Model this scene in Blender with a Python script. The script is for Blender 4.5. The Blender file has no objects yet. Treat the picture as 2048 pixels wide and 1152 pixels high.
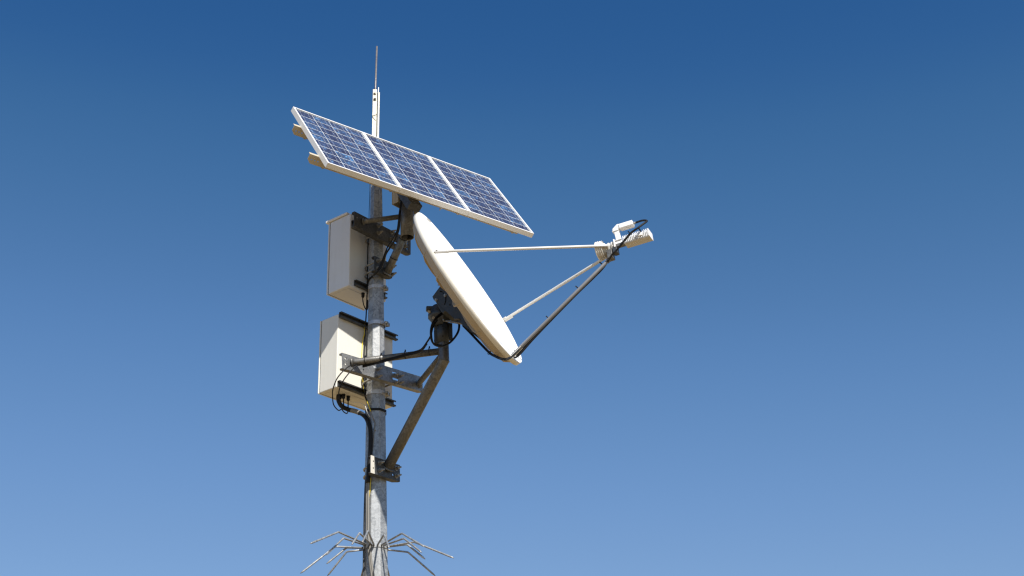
import bpy, bmesh, math, random
from math import sin, cos, pi, radians
from mathutils import Vector, Matrix

S = bpy.context.scene
COL = S.collection
random.seed(7)

# ------------------------------------------------------------------ camera
TH = 0.89514                       # heading of the mast's bracket faces
PX, PY = -0.9856, 9.1              # foot of the mast
CAMZ = 1.6
PITCH, ROLL = radians(26.217), radians(-2.584)
fwd = Vector((0, cos(PITCH), sin(PITCH)))
up0 = Vector((0, -sin(PITCH), cos(PITCH)))
rt0 = Vector((1, 0, 0))
rt = rt0 * cos(ROLL) + up0 * sin(ROLL)
up = up0 * cos(ROLL) - rt0 * sin(ROLL)
cd = bpy.data.cameras.new('camera')
cam = bpy.data.objects.new('camera', cd)
COL.objects.link(cam)
cam.matrix_world = Matrix(((rt.x, up.x, -fwd.x, 0), (rt.y, up.y, -fwd.y, 0), (rt.z, up.z, -fwd.z, CAMZ), (0, 0, 0, 1)))
cd.sensor_width = 36
cd.lens = 2800 * 36 / 2048
cd.clip_start = 0.05
cd.clip_end = 5000
S.camera = cam

# ------------------------------------------------------------------ daylight
SUN_AZ = radians(-65.7)            # measured from +X, counter-clockwise
SUN_EL = radians(43.5)
sdir = Vector((cos(SUN_EL) * cos(SUN_AZ), cos(SUN_EL) * sin(SUN_AZ), sin(SUN_EL)))
W = bpy.data.worlds.new('World')
S.world = W
W.use_nodes = True
nt = W.node_tree
for nd in list(nt.nodes):
    nt.nodes.remove(nd)
sky = nt.nodes.new('ShaderNodeTexSky')
sky.sky_type = 'NISHITA'
sky.sun_disc = False
sky.sun_elevation = SUN_EL
sky.sun_rotation = pi / 2 - SUN_AZ
sky.altitude = 0
sky.air_density = 1.0
sky.dust_density = 0.0
sky.ozone_density = 3.0
bg = nt.nodes.new('ShaderNodeBackground')
bg.inputs[1].default_value = 0.081
wo = nt.nodes.new('ShaderNodeOutputWorld')
# the deep, polarised blue of the photograph: one response curve for the whole sky
ss = nt.nodes.new('ShaderNodeSeparateColor'); sc_ = nt.nodes.new('ShaderNodeCombineColor')
nt.links.new(sky.outputs[0], ss.inputs[0])
def curve(src, dst, pts):
    a = nt.nodes.new('ShaderNodeMath'); a.operation = 'MULTIPLY'; a.inputs[1].default_value = .125; nt.links.new(src, a.inputs[0])
    f = nt.nodes.new('ShaderNodeFloatCurve'); nt.links.new(a.outputs[0], f.inputs['Value'])
    cv = f.mapping.curves[0]
    f.mapping.use_clip = False; f.mapping.extend = 'EXTRAPOLATED'
    while len(cv.points) > 2: cv.points.remove(cv.points[1])
    cv.points[0].location = pts[0]; cv.points[1].location = pts[-1]
    for p in pts[1:-1]: cv.points.new(*p)
    f.mapping.update()
    b = nt.nodes.new('ShaderNodeMath'); b.operation = 'MULTIPLY'; b.inputs[1].default_value = 8; nt.links.new(f.outputs[0], b.inputs[0])
    nt.links.new(b.outputs[0], dst)
curve(ss.outputs[0], sc_.inputs[0], [(0, 0), (0.0991, 0.0283), (0.1157, 0.0528), (0.1436, 0.0938), (0.1634, 0.1224), (0.1882, 0.1554), (0.2182, 0.1895), (0.2609, 0.2316), (1.0, 0.8)])
curve(ss.outputs[1], sc_.inputs[1], [(0, 0), (0.1777, 0.1224), (0.2044, 0.1686), (0.2514, 0.2316), (0.2827, 0.2743), (0.3243, 0.3212), (0.3731, 0.3672), (0.4351, 0.4168), (1.0, 0.9)])
curve(ss.outputs[2], sc_.inputs[2], [(0, 0), (0.3362, 0.3362), (0.3833, 0.3943), (0.458, 0.495), (0.5014, 0.5606), (0.5606, 0.6237), (0.6309, 0.6907), (0.7062, 0.7377), (1.0, 0.98)])
nt.links.new(sc_.outputs[0], bg.inputs[0])
nt.links.new(bg.outputs[0], wo.inputs[0])
sl = bpy.data.lights.new('sun', 'SUN')
sl.energy = 5.0
sl.angle = radians(0.53)
sl.color = (1.0, 0.955, 0.88)
so = bpy.data.objects.new('sun', sl)
COL.objects.link(so)
so.location = (4, -6, 12)
so.rotation_euler = sdir.to_track_quat('Z', 'Y').to_euler()
S.view_settings.view_transform = 'Standard'
S.view_settings.look = 'None'
S.view_settings.exposure = 0.4
S.view_settings.gamma = 1
S.view_settings.use_curve_mapping = False
S.cycles.max_bounces = 8
S.cycles.filter_width = 1.3

# ------------------------------------------------------------------ mast frame
# Points are written (a, n, z): a runs along the bracket channels, n points out
# of them towards the dish, z is height above the ground.
def loc(p):
    return Vector((p[0], -p[1], p[2]))
def world(p):
    return Vector((PX + cos(TH) * p[0] + sin(TH) * p[1], PY + sin(TH) * p[0] - cos(TH) * p[1], p[2]))
def V(*p):
    return Vector(p)
ORG = {}

class MB:
    """collects shapes in mast coordinates"""
    def __init__(s):
        s.v = []; s.f = []; s.m = []; s.sm = []
    def add(s, vs, fs, m=0, smooth=False):
        b = len(s.v)
        s.v += [Vector(p) for p in vs]
        for f in fs:
            s.f.append([b + i for i in f]); s.m.append(m); s.sm.append(smooth)
        return s
    def box(s, c, half, ax=None, m=0):
        c = Vector(c)
        A = [Vector(x).normalized() for x in ax] if ax else [V(1, 0, 0), V(0, 1, 0), V(0, 0, 1)]
        vs = [c + A[0] * half[0] * i + A[1] * half[1] * j + A[2] * half[2] * k for i in (-1, 1) for j in (-1, 1) for k in (-1, 1)]
        return s.add(vs, [(0, 1, 3, 2), (4, 6, 7, 5), (0, 4, 5, 1), (2, 3, 7, 6), (0, 2, 6, 4), (1, 5, 7, 3)], m)
    def span(s, a0, a1, n0, n1, z0, z1, m=0):
        return s.box(((a0 + a1) / 2, (n0 + n1) / 2, (z0 + z1) / 2), (abs(a1 - a0) / 2, abs(n1 - n0) / 2, abs(z1 - z0) / 2), None, m)
    def tube(s, pts, r, seg=12, caps=True, m=0, closed=False):
        pts = [Vector(p) for p in pts]
        n = len(pts)
        rs = r if isinstance(r, (list, tuple)) else [r] * n
        T = []
        for i in range(n):
            if closed:
                t = pts[(i + 1) % n] - pts[i - 1]
            else:
                t = pts[min(i + 1, n - 1)] - pts[max(i - 1, 0)]
            T.append(t.normalized() if t.length > 1e-9 else V(0, 0, 1))
        ref = V(0, 0, 1) if abs(T[0].z) < .9 else V(1, 0, 0)
        N = (ref - T[0] * ref.dot(T[0])).normalized()
        vs = []
        for i in range(n):
            N = (N - T[i] * N.dot(T[i])).normalized()
            B = T[i].cross(N)
            vs += [pts[i] + (N * cos(2 * pi * k / seg) + B * sin(2 * pi * k / seg)) * rs[i] for k in range(seg)]
        fs = []
        for i in range(n if closed else n - 1):
            j = (i + 1) % n
            for k in range(seg):
                k2 = (k + 1) % seg
                fs.append((i * seg + k, i * seg + k2, j * seg + k2, j * seg + k))
        s.add(vs, fs, m, True)
        if caps and not closed:
            s.add(vs[:seg], [list(range(seg))], m)
            s.add(vs[-seg:], [list(range(seg))], m)
        return s
    def lathe(s, o, axis, prof, seg=32, m=0, smooth=True, caps=True):
        """prof: (distance along axis, radius)"""
        o = Vector(o); ax = Vector(axis).normalized()
        ref = V(0, 0, 1) if abs(ax.z) < .9 else V(1, 0, 0)
        N = (ref - ax * ref.dot(ax)).normalized(); B = ax.cross(N)
        rings = [[o + ax * d + (N * cos(2 * pi * k / seg) + B * sin(2 * pi * k / seg)) * max(r, 1e-4) for k in range(seg)] for d, r in prof]
        for A_, B_ in zip(rings[:-1], rings[1:]):
            s.add(A_ + B_, [(k, (k + 1) % seg, seg + (k + 1) % seg, seg + k) for k in range(seg)], m, smooth)
        if caps:
            s.add(rings[0], [list(range(seg))], m); s.add(rings[-1], [list(range(seg))], m)
        return s
    def prism(s, poly, d, m=0):
        """closed outline (3-D points in one plane) pushed along d"""
        n = len(poly); d = Vector(d)
        vs = [Vector(p) for p in poly] + [Vector(p) + d for p in poly]
        s.add(vs, [list(range(n)), list(range(n, 2 * n))] + [(i, (i + 1) % n, n + (i + 1) % n, n + i) for i in range(n)], m)
        return s
    def plate(s, outline, holes, o, e1, e2, t, m=0):
        """flat plate with real holes: outline and holes are 2-D, thickness t runs from o along e1 x e2"""
        cu = bpy.data.curves.new('tmp', 'CURVE'); cu.dimensions = '2D'; cu.fill_mode = 'BOTH'; cu.extrude = 0.5
        for ring in [outline] + holes:
            sp = cu.splines.new('POLY'); sp.points.add(len(ring) - 1); sp.use_cyclic_u = True
            for p, q in zip(sp.points, ring):
                p.co = (q[0], q[1], 0, 1)
        ob = bpy.data.objects.new('tmp', cu); COL.objects.link(ob)
        dg = bpy.context.evaluated_depsgraph_get(); dg.update()
        me = bpy.data.meshes.new_from_object(ob.evaluated_get(dg))
        o = Vector(o); e1 = Vector(e1).normalized(); e2 = Vector(e2).normalized(); e3 = e1.cross(e2)
        s.add([o + e1 * v.co.x + e2 * v.co.y + e3 * (v.co.z + .5) * t for v in me.vertices], [list(p.vertices) for p in me.polygons], m)
        bpy.data.objects.remove(ob); bpy.data.curves.remove(cu); bpy.data.meshes.remove(me)
        return s
    def hexnut(s, c, axis, r=.011, h=.009, m=0):
        return s.lathe(c, axis, [(0, r), (h, r)], 6, m, False)
    def mesh(s, name, mats, org):
        me = bpy.data.meshes.new(name)
        me.from_pydata([loc(v) - loc(org) for v in s.v], [], s.f)
        for m in (mats if isinstance(mats, (list, tuple)) else [mats]):
            me.materials.append(m)
        for p, mi, sm in zip(me.polygons, s.m, s.sm):
            p.material_index = mi; p.use_smooth = sm
        bm = bmesh.new(); bm.from_mesh(me)
        bmesh.ops.remove_doubles(bm, verts=bm.verts, dist=2e-5)
        bmesh.ops.recalc_face_normals(bm, faces=bm.faces)
        bm.to_mesh(me); bm.free()
        return me
    def part(s, name, mats, parent, bevel=0, label=None, kind=None):
        lo = [min(v[i] for v in s.v) for i in range(3)]; hi = [max(v[i] for v in s.v) for i in range(3)]
        org = Vector([(lo[i] + hi[i]) / 2 for i in range(3)])
        o = bpy.data.objects.new(name, s.mesh(name, mats, org)); COL.objects.link(o)
        if parent:
            o.parent = parent
            o.location = loc(org) - loc(ORG[parent])
        else:
            o.location = world(org); o.rotation_euler = (0, 0, TH)
        ORG[o] = org
        if bevel:
            b = o.modifiers.new('bevel', 'BEVEL'); b.width = bevel; b.segments = 2; b.limit_method = 'ANGLE'; b.angle_limit = radians(40)
            b.harden_normals = False
        if label: o['label'] = label
        if kind: o['kind'] = kind
        return o

def thing(name, base, label, cat, group=None, tilt=0):
    o = bpy.data.objects.new(name, None); COL.objects.link(o)
    o.empty_display_size = .1
    o.location = world(base); o.rotation_euler = (tilt, 0, TH)
    o['label'] = label; o['category'] = cat
    if group: o['group'] = group
    ORG[o] = Vector(base)
    return o

def rect(x0, x1, y0, y1, ch=0, n=1):
    if not ch:
        return [(x0, y0), (x1, y0), (x1, y1), (x0, y1)]
    return [(x0 + ch, y0), (x1 - ch, y0), (x1, y0 + ch), (x1, y1 - ch), (x1 - ch, y1), (x0 + ch, y1), (x0, y1 - ch), (x0, y0 + ch)]
def ring(cx, cy, r, seg=12):
    return [(cx + r * cos(2 * pi * k / seg), cy + r * sin(2 * pi * k / seg)) for k in range(seg)]
def slot(cx, cy, l, r, seg=12):
    return [(cx + (l / 2 if cos(t) > 0 else -l / 2) + r * cos(t), cy + r * sin(t)) for t in [2 * pi * (k + .5) / seg for k in range(seg)]]

def spline(pts, k=6):
    P = [Vector(p) for p in pts]
    P = [P[0] * 2 - P[1]] + P + [P[-1] * 2 - P[-2]]
    out = []
    for i in range(1, len(P) - 2):
        a, b, c, d = P[i - 1:i + 3]
        for j in range(k):
            t = j / k
            out.append(.5 * ((2 * b) + (c - a) * t + (2 * a - 5 * b + 4 * c - d) * t * t + (3 * b - a - 3 * c + d) * t ** 3))
    out.append(P[-2])
    return out

# ------------------------------------------------------------------ materials
def mat(name):
    m = bpy.data.materials.new(name); m.use_nodes = True
    n = m.node_tree.nodes; return m, m.node_tree, n['Principled BSDF']
def N(nt, t, **kw):
    n = nt.nodes.new(t)
    for k, v in kw.items():
        if isinstance(k, str) and hasattr(n, k): setattr(n, k, v)
    return n
def noise(nt, vec, scale, detail=4, rough=.6):
    n = nt.nodes.new('ShaderNodeTexNoise'); n.inputs['Scale'].default_value = scale
    n.inputs['Detail'].default_value = detail; n.inputs['Roughness'].default_value = rough
    if vec: nt.links.new(vec, n.inputs['Vector'])
    return n.outputs['Fac']
def ramp(nt, fac, stops):
    r = nt.nodes.new('ShaderNodeValToRGB')
    while len(r.color_ramp.elements) < len(stops): r.color_ramp.elements.new(.5)
    for e, (p, c) in zip(r.color_ramp.elements, stops):
        e.position = p; e.color = (*c, 1) if len(c) == 3 else c
    nt.links.new(fac, r.inputs[0]); return r.outputs[0]
def mix(nt, fac, a, b, mode='MIX'):
    n = nt.nodes.new('ShaderNodeMix'); n.data_type = 'RGBA'; n.blend_type = mode
    for s_, x in ((0, fac), (6, a), (7, b)):
        if hasattr(x, 'default_value') or hasattr(x, 'links'): nt.links.new(x, n.inputs[s_])
        elif isinstance(x, (int, float)): n.inputs[s_].default_value = x
        else: n.inputs[s_].default_value = (*x, 1)
    return n.outputs[2]
def coords(nt, scale=None):
    t = nt.nodes.new('ShaderNodeTexCoord'); o = t.outputs['Object']
    if scale:
        mp = nt.nodes.new('ShaderNodeMapping'); mp.inputs['Scale'].default_value = scale
        nt.links.new(o, mp.inputs[0]); o = mp.outputs[0]
    return o
def bump(nt, h, b, dist=.001, st=.5):
    n = nt.nodes.new('ShaderNodeBump'); n.inputs['Distance'].default_value = dist; n.inputs['Strength'].default_value = st
    nt.links.new(h, n.inputs['Height']); nt.links.new(n.outputs[0], b.inputs['Normal'])

def galvanised(name, lo, hi, metal=.55, rough=(.36, .6), tint=(1, 1, 1)):
    m, t, b = mat(name)
    c = coords(t)
    vo = t.nodes.new('ShaderNodeTexVoronoi'); vo.inputs['Scale'].default_value = 58; vo.inputs['Randomness'].default_value = 1
    wv = t.nodes.new('ShaderNodeVectorMath'); wv.operation = 'MULTIPLY_ADD'
    nz = t.nodes.new('ShaderNodeTexNoise'); nz.inputs['Scale'].default_value = 22; t.links.new(c, nz.inputs['Vector'])
    t.links.new(nz.outputs['Color'], wv.inputs[0]); wv.inputs[1].default_value = (.11, .11, .11); t.links.new(c, wv.inputs[2])
    t.links.new(wv.outputs[0], vo.inputs['Vector'])
    sep = t.nodes.new('ShaderNodeSeparateColor'); t.links.new(vo.outputs['Color'], sep.inputs[0])
    big = noise(t, c, 9, 5, .65)
    a = mix(t, .55, sep.outputs[0], big)
    st = noise(t, coords(t, (16, 16, 1.2)), 2.2, 5, .6)
    f = ramp(t, a, [(.25, tuple(lo[i] * tint[i] for i in range(3))), (.75, tuple(hi[i] * tint[i] for i in range(3)))])
    f = mix(t, ramp(t, st, [(.50, (0, 0, 0)), (.78, (.4, .4, .4))]), f, tuple(x * .6 for x in lo))
    t.links.new(f, b.inputs['Base Color'])
    b.inputs['Metallic'].default_value = metal
    r = ramp(t, a, [(.2, (rough[1],) * 3), (.8, (rough[0],) * 3)])
    t.links.new(r, b.inputs['Roughness'])
    bump(t, noise(t, c, 60, 3), b, .0006, .35)
    return m
GALV = galvanised('galvanised_steel', (.215, .225, .235), (.44, .445, .44), .38, (.33, .46))
GALVW = galvanised('shade_toned_galvanised_pipe', (.11, .108, .102), (.20, .197, .188), .38, (.36, .52))  # pole steel toned down: shade on the bracket pipes is in the colour
GALVD = galvanised('shade_darkened_galvanised_bracket', (.05, .053, .056), (.10, .104, .108), .3, (.42, .6))  # same steel darkened further, painting in the shade on the brackets
GALVC = galvanised('galvanised_channel', (.17, .175, .18), (.33, .335, .33), .42, (.34, .48))  # between pole and bracket tones: the channel's shaded part put into colour
HARD = galvanised('zinc_bolt', (.22, .21, .19), (.42, .40, .36), .5, (.35, .5))

def paint(name, col, rough=.4, dirt=.25, dirtcol=(.30, .24, .15), orange=.0004, spec=.5):
    m, t, b = mat(name)
    c = coords(t)
    d = noise(t, c, 5, 6, .7); d2 = noise(t, coords(t, (22, 22, 1.6)), 1.6, 5, .65)
    f = mix(t, .5, d, d2)
    t.links.new(mix(t, ramp(t, f, [(.46, (0, 0, 0)), (.72, (dirt,) * 3)]), col, dirtcol), b.inputs['Base Color'])
    t.links.new(ramp(t, d, [(.3, (rough - .06,) * 3), (.7, (rough + .12,) * 3)]), b.inputs['Roughness'])
    b.inputs['Specular IOR Level'].default_value = spec
    bump(t, noise(t, c, 420, 2), b, orange, .25)
    return m
BOXP = paint('sunlit_enclosure_paint', (.73, .715, .65), .38, .12)  # lower box: warmth of the sunlight put into the enclosure colour
BOXC = paint('skylit_enclosure_paint', (.70, .72, .745), .38, .12)  # upper box: same enclosure, cool skylit shade put into the colour
BOXD = paint('seal_and_bore_black', (.03, .03, .03), .7, .1)
HOODP = paint('white_rain_hood_paint', (.78, .76, .72), .4, .1)
DISHP = paint('white_dish_paint', (.86, .85, .82), .42, .10)
DISHB = paint('shaded_dish_back', (.46, .38, .265), .55, .35)  # white shell coloured brown to carry its warm, ground-lit shade
ARMP = paint('light_grey_arm', (.60, .59, .56), .35, .10, (.30, .24, .15), .00008)
BOOMP = paint('grey_boom', (.17, .175, .19), .35, .15)
HEADP = paint('dark_grey_mount_paint', (.040, .047, .054), .42, .5, (.05, .045, .04))
WHITEP = paint('white_waveguide_paint', (.84, .84, .84), .35, .06)
FEEDP = paint('cream_feed_horn', (.74, .71, .64), .45, .35)
FRAMEP = paint('anodised_frame', (.78, .77, .75), .32, .12, (.42, .30, .16), .00008)
SKIRT = paint('shaded_dish_rim', (.77, .74, .66), .45, .2)  # duller than the face: shade of the down-facing rim put into colour
BACKP = paint('white_backsheet', (.80, .80, .80), .5, .02)
RAILP = paint('bare_aluminium_rail', (.50, .44, .33), .45, .3)
RUB = paint('black_cable_sheath', (.008, .008, .009), .55, .3, (.022, .020, .018), .0004, .3)
GREYC = paint('grey_cable_sheath', (.20, .19, .17), .5, .3, (.1, .08, .05))
YEL = paint('yellow_cable', (.80, .60, .03), .4, .08)
WHC = paint('white_cable', (.75, .74, .70), .4, .08)
STRAP = galvanised('stainless_band', (.48, .49, .51), (.66, .66, .67), .45, (.3, .45))
DARKM = paint('dark_recess_metal', (.10, .10, .10), .6, .3)

# polycrystalline silicon under glass
m, t, b = mat('polycrystalline_cell')
c = coords(t)
oi = t.nodes.new('ShaderNodeObjectInfo')
off = t.nodes.new('ShaderNodeVectorMath'); off.operation = 'ADD'
sc = t.nodes.new('ShaderNodeVectorMath'); sc.operation = 'SCALE'; sc.inputs[3].default_value = 40
cmb = t.nodes.new('ShaderNodeCombineXYZ'); t.links.new(oi.outputs['Random'], cmb.inputs[0]); t.links.new(oi.outputs['Random'], cmb.inputs[1])
t.links.new(cmb.outputs[0], sc.inputs[0]); t.links.new(c, off.inputs[0]); t.links.new(sc.outputs[0], off.inputs[1])
vo = t.nodes.new('ShaderNodeTexVoronoi'); vo.inputs['Scale'].default_value = 60; t.links.new(off.outputs[0], vo.inputs['Vector'])
sp = t.nodes.new('ShaderNodeSeparateColor'); t.links.new(vo.outputs['Color'], sp.inputs[0])
vo2 = t.nodes.new('ShaderNodeTexVoronoi'); vo2.inputs['Scale'].default_value = 22; t.links.new(off.outputs[0], vo2.inputs['Vector'])
sp2 = t.nodes.new('ShaderNodeSeparateColor'); t.links.new(vo2.outputs['Color'], sp2.inputs[0])
g = mix(t, .4, sp.outputs[0], sp2.outputs[1])
colr = ramp(t, g, [(.15, (.042, .044, .085)), (.50, (.058, .070, .135)), (.72, (.068, .100, .20)), (.9, (.09, .17, .34)), (1.0, (.17, .30, .50))])
tone = ramp(t, oi.outputs['Random'], [(0, (.75, .66, .66)), (.5, (.95, .92, .92)), (1, (1.1, 1.45, 1.45))])
t.links.new(mix(t, 1.0, colr, tone, 'MULTIPLY'), b.inputs['Base Color'])
b.inputs['Roughness'].default_value = .35; b.inputs['Specular IOR Level'].default_value = .3
CELL = m
m, t, b = mat('tinned_busbar'); b.inputs['Base Color'].default_value = (.50, .50, .56, 1); b.inputs['Metallic'].default_value = .4; b.inputs['Roughness'].default_value = .45
BUS = m
m, t, b = mat('cover_glass')
t.nodes.remove(b)
tr = t.nodes.new('ShaderNodeBsdfTransparent'); gl = t.nodes.new('ShaderNodeBsdfGlossy'); gl.inputs['Roughness'].default_value = .06
fr = t.nodes.new('ShaderNodeFresnel'); fr.inputs[0].default_value = 1.42
mx = t.nodes.new('ShaderNodeMixShader'); tr.inputs[0].default_value = (.97, .98, .98, 1)
ge = t.nodes.new('ShaderNodeNewGeometry'); iv = t.nodes.new('ShaderNodeMath'); iv.operation = 'SUBTRACT'; iv.inputs[0].default_value = 1
t.links.new(ge.outputs['Backfacing'], iv.inputs[1]); mm = t.nodes.new('ShaderNodeMath'); mm.operation = 'MULTIPLY'
t.links.new(fr.outputs[0], mm.inputs[0]); t.links.new(iv.outputs[0], mm.inputs[1])
t.links.new(mm.outputs[0], mx.inputs[0]); t.links.new(tr.outputs[0], mx.inputs[1]); t.links.new(gl.outputs[0], mx.inputs[2])
t.links.new(mx.outputs[0], t.nodes['Material Output'].inputs[0])
GLASS = m
# dry ground
m, t, b = mat('dry_ground')
c = coords(t)
f = mix(t, .5, noise(t, c, .35, 8, .65), noise(t, c, 6, 6, .7))
t.links.new(ramp(t, f, [(.3, (.17, .115, .05)), (.55, (.29, .20, .09)), (.75, (.36, .265, .135))]), b.inputs['Base Color'])
b.inputs['Roughness'].default_value = .95
bump(t, noise(t, c, 12, 6, .7), b, .03, .6)
GROUND = m

# ------------------------------------------------------------------ ground
bm = bmesh.new()
R_ = [0, 4, 8, 14, 24, 45, 90, 200, 500, 1200, 3000]
prev = None
random.seed(3)
for i, r in enumerate(R_):
    if i == 0:
        rg = [bm.verts.new((0, 0, 0))]
    else:
        rg = [bm.verts.new((r * cos(2 * pi * k / 48), r * sin(2 * pi * k / 48), (random.uniform(-.03, .03) if r < 100 else random.uniform(-.4, .1)))) for k in range(48)]
    if prev:
        for k in range(48):
            if len(prev) == 1: bm.faces.new((prev[0], rg[k], rg[(k + 1) % 48]))
            else: bm.faces.new((prev[k], rg[k], rg[(k + 1) % 48], prev[(k + 1) % 48]))
    prev = rg
me = bpy.data.meshes.new('ground'); bm.to_mesh(me); bm.free(); me.materials.append(GROUND)
go = bpy.data.objects.new('ground', me); COL.objects.link(go); go['kind'] = 'structure'
go.location = (PX, PY, 0)

# ------------------------------------------------------------------ pole
def RP(z):                      # apothem of the tapered octagonal pole
    return .5 * (.0855 + .0262 * (6.98 - z))
def pole_ring(z, grow=0):
    R = (RP(z) + grow) / cos(pi / 8)
    out = []
    for k in range(8):
        th = pi / 8 + k * pi / 4
        c_ = V(R * cos(th), R * sin(th), z)
        for d in (-1, 0, 1):
            t2 = V(R * cos(th + d * pi / 4), R * sin(th + d * pi / 4), z)
            if d: 
                q = c_ + (t2 - c_) * .07
                out.append((d, q))
            else: out.append((0, c_ * 1 + (V(0, 0, z) - c_) * .012 + V(0, 0, 0)))
    return [q for d, q in out]
pole = thing('steel_pole', (0, 0, 0), 'tall tapered galvanised octagonal steel pole carrying all the equipment', 'pole')
mb = MB()
zs = [0.02, 1.5, 3, 4, 4.5, 5, 5.5, 6, 6.5, 7.20]
for z0, z1 in zip(zs[:-1], zs[1:]):
    A = pole_ring(z0); B = pole_ring(z1); n = len(A)
    mb.add(A + B, [(k, (k + 1) % n, n + (k + 1) % n, n + k) for k in range(n)], 0, True)
mb.add(pole_ring(7.20), [list(range(24))])
sh = mb.part('shaft', GALV, pole)
for p in sh.data.polygons: p.use_smooth = False
mb = MB(); mb.box((0, 0, .03), (.24, .24, .015)); mb.part('base_plate', GALV, pole, .003)
for i in (-1, 1):
    for j in (-1, 1):
        mb = MB(); mb.lathe((i * .19, j * .19, .04), (0, 0, 1), [(0, .012), (.09, .012)], 10); mb.hexnut((i * .19, j * .19, .045), (0, 0, 1), .024, .02)
        mb.part('anchor_bolt', HARD, pole)
FD = V(-.7071, .7071, 0)       # from the pole towards the camera side
LT = V(.7071, .7071, 0)
mb = MB(); mb.hexnut(V(0, 0, 5.012) + FD * (RP(5.012)) + LT * -.006, FD, .009, .012); mb.part('bolt', HARD, pole)
mb = MB(); mb.lathe(V(0, 0, 5.19) + FD * RP(5.19) + LT * .008, FD, [(0, .005), (.004, .004)], 8); mb.part('bolt', HARD, pole)

# ------------------------------------------------------------------ whip antenna on its channel
wh = thing('whip_antenna', (-.02, 0, 7.04), 'thin grey whip rod on a pale channel above the solar panels', 'antenna')
def wp(s_, d_, z_): return LT * s_ + FD * d_ + V(0, 0, z_)
mb = MB(); x0 = -.038
def slab(sa, sb, da, db, za, zb, sh_=0.0):
    poly = [wp(sa, da, za), wp(sb, da, za), wp(sb, db, za), wp(sa, db, za)]
    mb.prism(poly, (sh_ * .7071, sh_ * .7071, zb - za))
slab(-.0405, -.0085, .046, .049, 7.04, 7.828, .012)
slab(-.0405, -.0375, .010, .046, 7.04, 7.828, .012)
slab(-.0375, .0125, .007, .010, 7.04, 7.828, .012)
mb.part('mounting_channel', galvanised('pale_channel', (.55, .52, .42), (.70, .67, .56), .1, (.5, .6)), wh, .0006)
mb = MB(); slab(.002, .0075, .028, .047, 7.04, 7.848, .010); mb.part('side_strip', galvanised('bright_strip', (.60, .60, .56), (.74, .73, .7), .2), wh, .0006)
mb = MB(); mb.tube([wp(-.012, .036, 7.70), wp(-.0098, .036, 7.83), wp(.001, .036, 8.243)], [.0078, .0078, .0070], 12); mb.lathe(wp(.001, .036, 8.238), (0, 0, 1), [(0, .0070), (.008, .004)], 12)
mb.part('rod', galvanised('weathered_rod', (.12, .11, .11), (.22, .20, .19), .3), wh)
for zc in (7.735, 7.790):
    mb = MB(); mb.box(wp(-.014, .0535, zc), (.0095, .005, .009), (LT, FD, V(0, 0, 1))); mb.hexnut(wp(-.014, .058, zc), FD, .006, .006)
    mb.part('rod_clamp', HARD if zc > 7.75 else DARKM, wh, .001)
mb = MB(); z1 = 7.59
mb.tube([wp(-.036, .0505, z1 - .012), wp(-.01, .0505, z1), wp(.006, .05, z1 + .008), wp(.012, .04, z1 + .007)], .0016, 6)
mb.tube([wp(-.036, .0505, z1 - .012), wp(-.02, .0505, z1 - .032), wp(-.008, .05, z1 - .05)], .0016, 6)
mb.part('wire_tie', RUB, wh)

# ------------------------------------------------------------------ solar array
T0 = V(-0.917, 0.077, 7.223)
E1 = V(.977, .212, -.0043).normalized()
DN = V(-.125, .558, -.82); DN = (DN - E1 * DN.dot(E1)).normalized()
NN = E1.cross(DN); NN = NN if NN.y > 0 else -NN
PWD, PHT = 1.7585, .8807
def PP(u_, v_, d_=0): return T0 + E1 * u_ + DN * v_ + NN * d_
arr = thing('solar_array', PP(PWD / 2, PHT / 2, -.1), 'tilted row of three blue solar panels in white frames at the top of the pole', 'solar panel')
MW = PWD / 3; g_ = .0015; bw = .0122; fd = .038
def bar(mb, u0, u1, v0, v1, d0, d1, m=0):
    mb.box(PP((u0 + u1) / 2, (v0 + v1) / 2, (d0 + d1) / 2), (abs(u1 - u0) / 2, abs(v1 - v0) / 2, abs(d1 - d0) / 2), (E1, DN, NN), m)
mods = []
cu_w = (MW - 2 * g_ - 2 * bw - .003) / 4; cv_h = (PHT - 2 * bw - .003) / 9
CG = .0050; CGV = .0078
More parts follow.
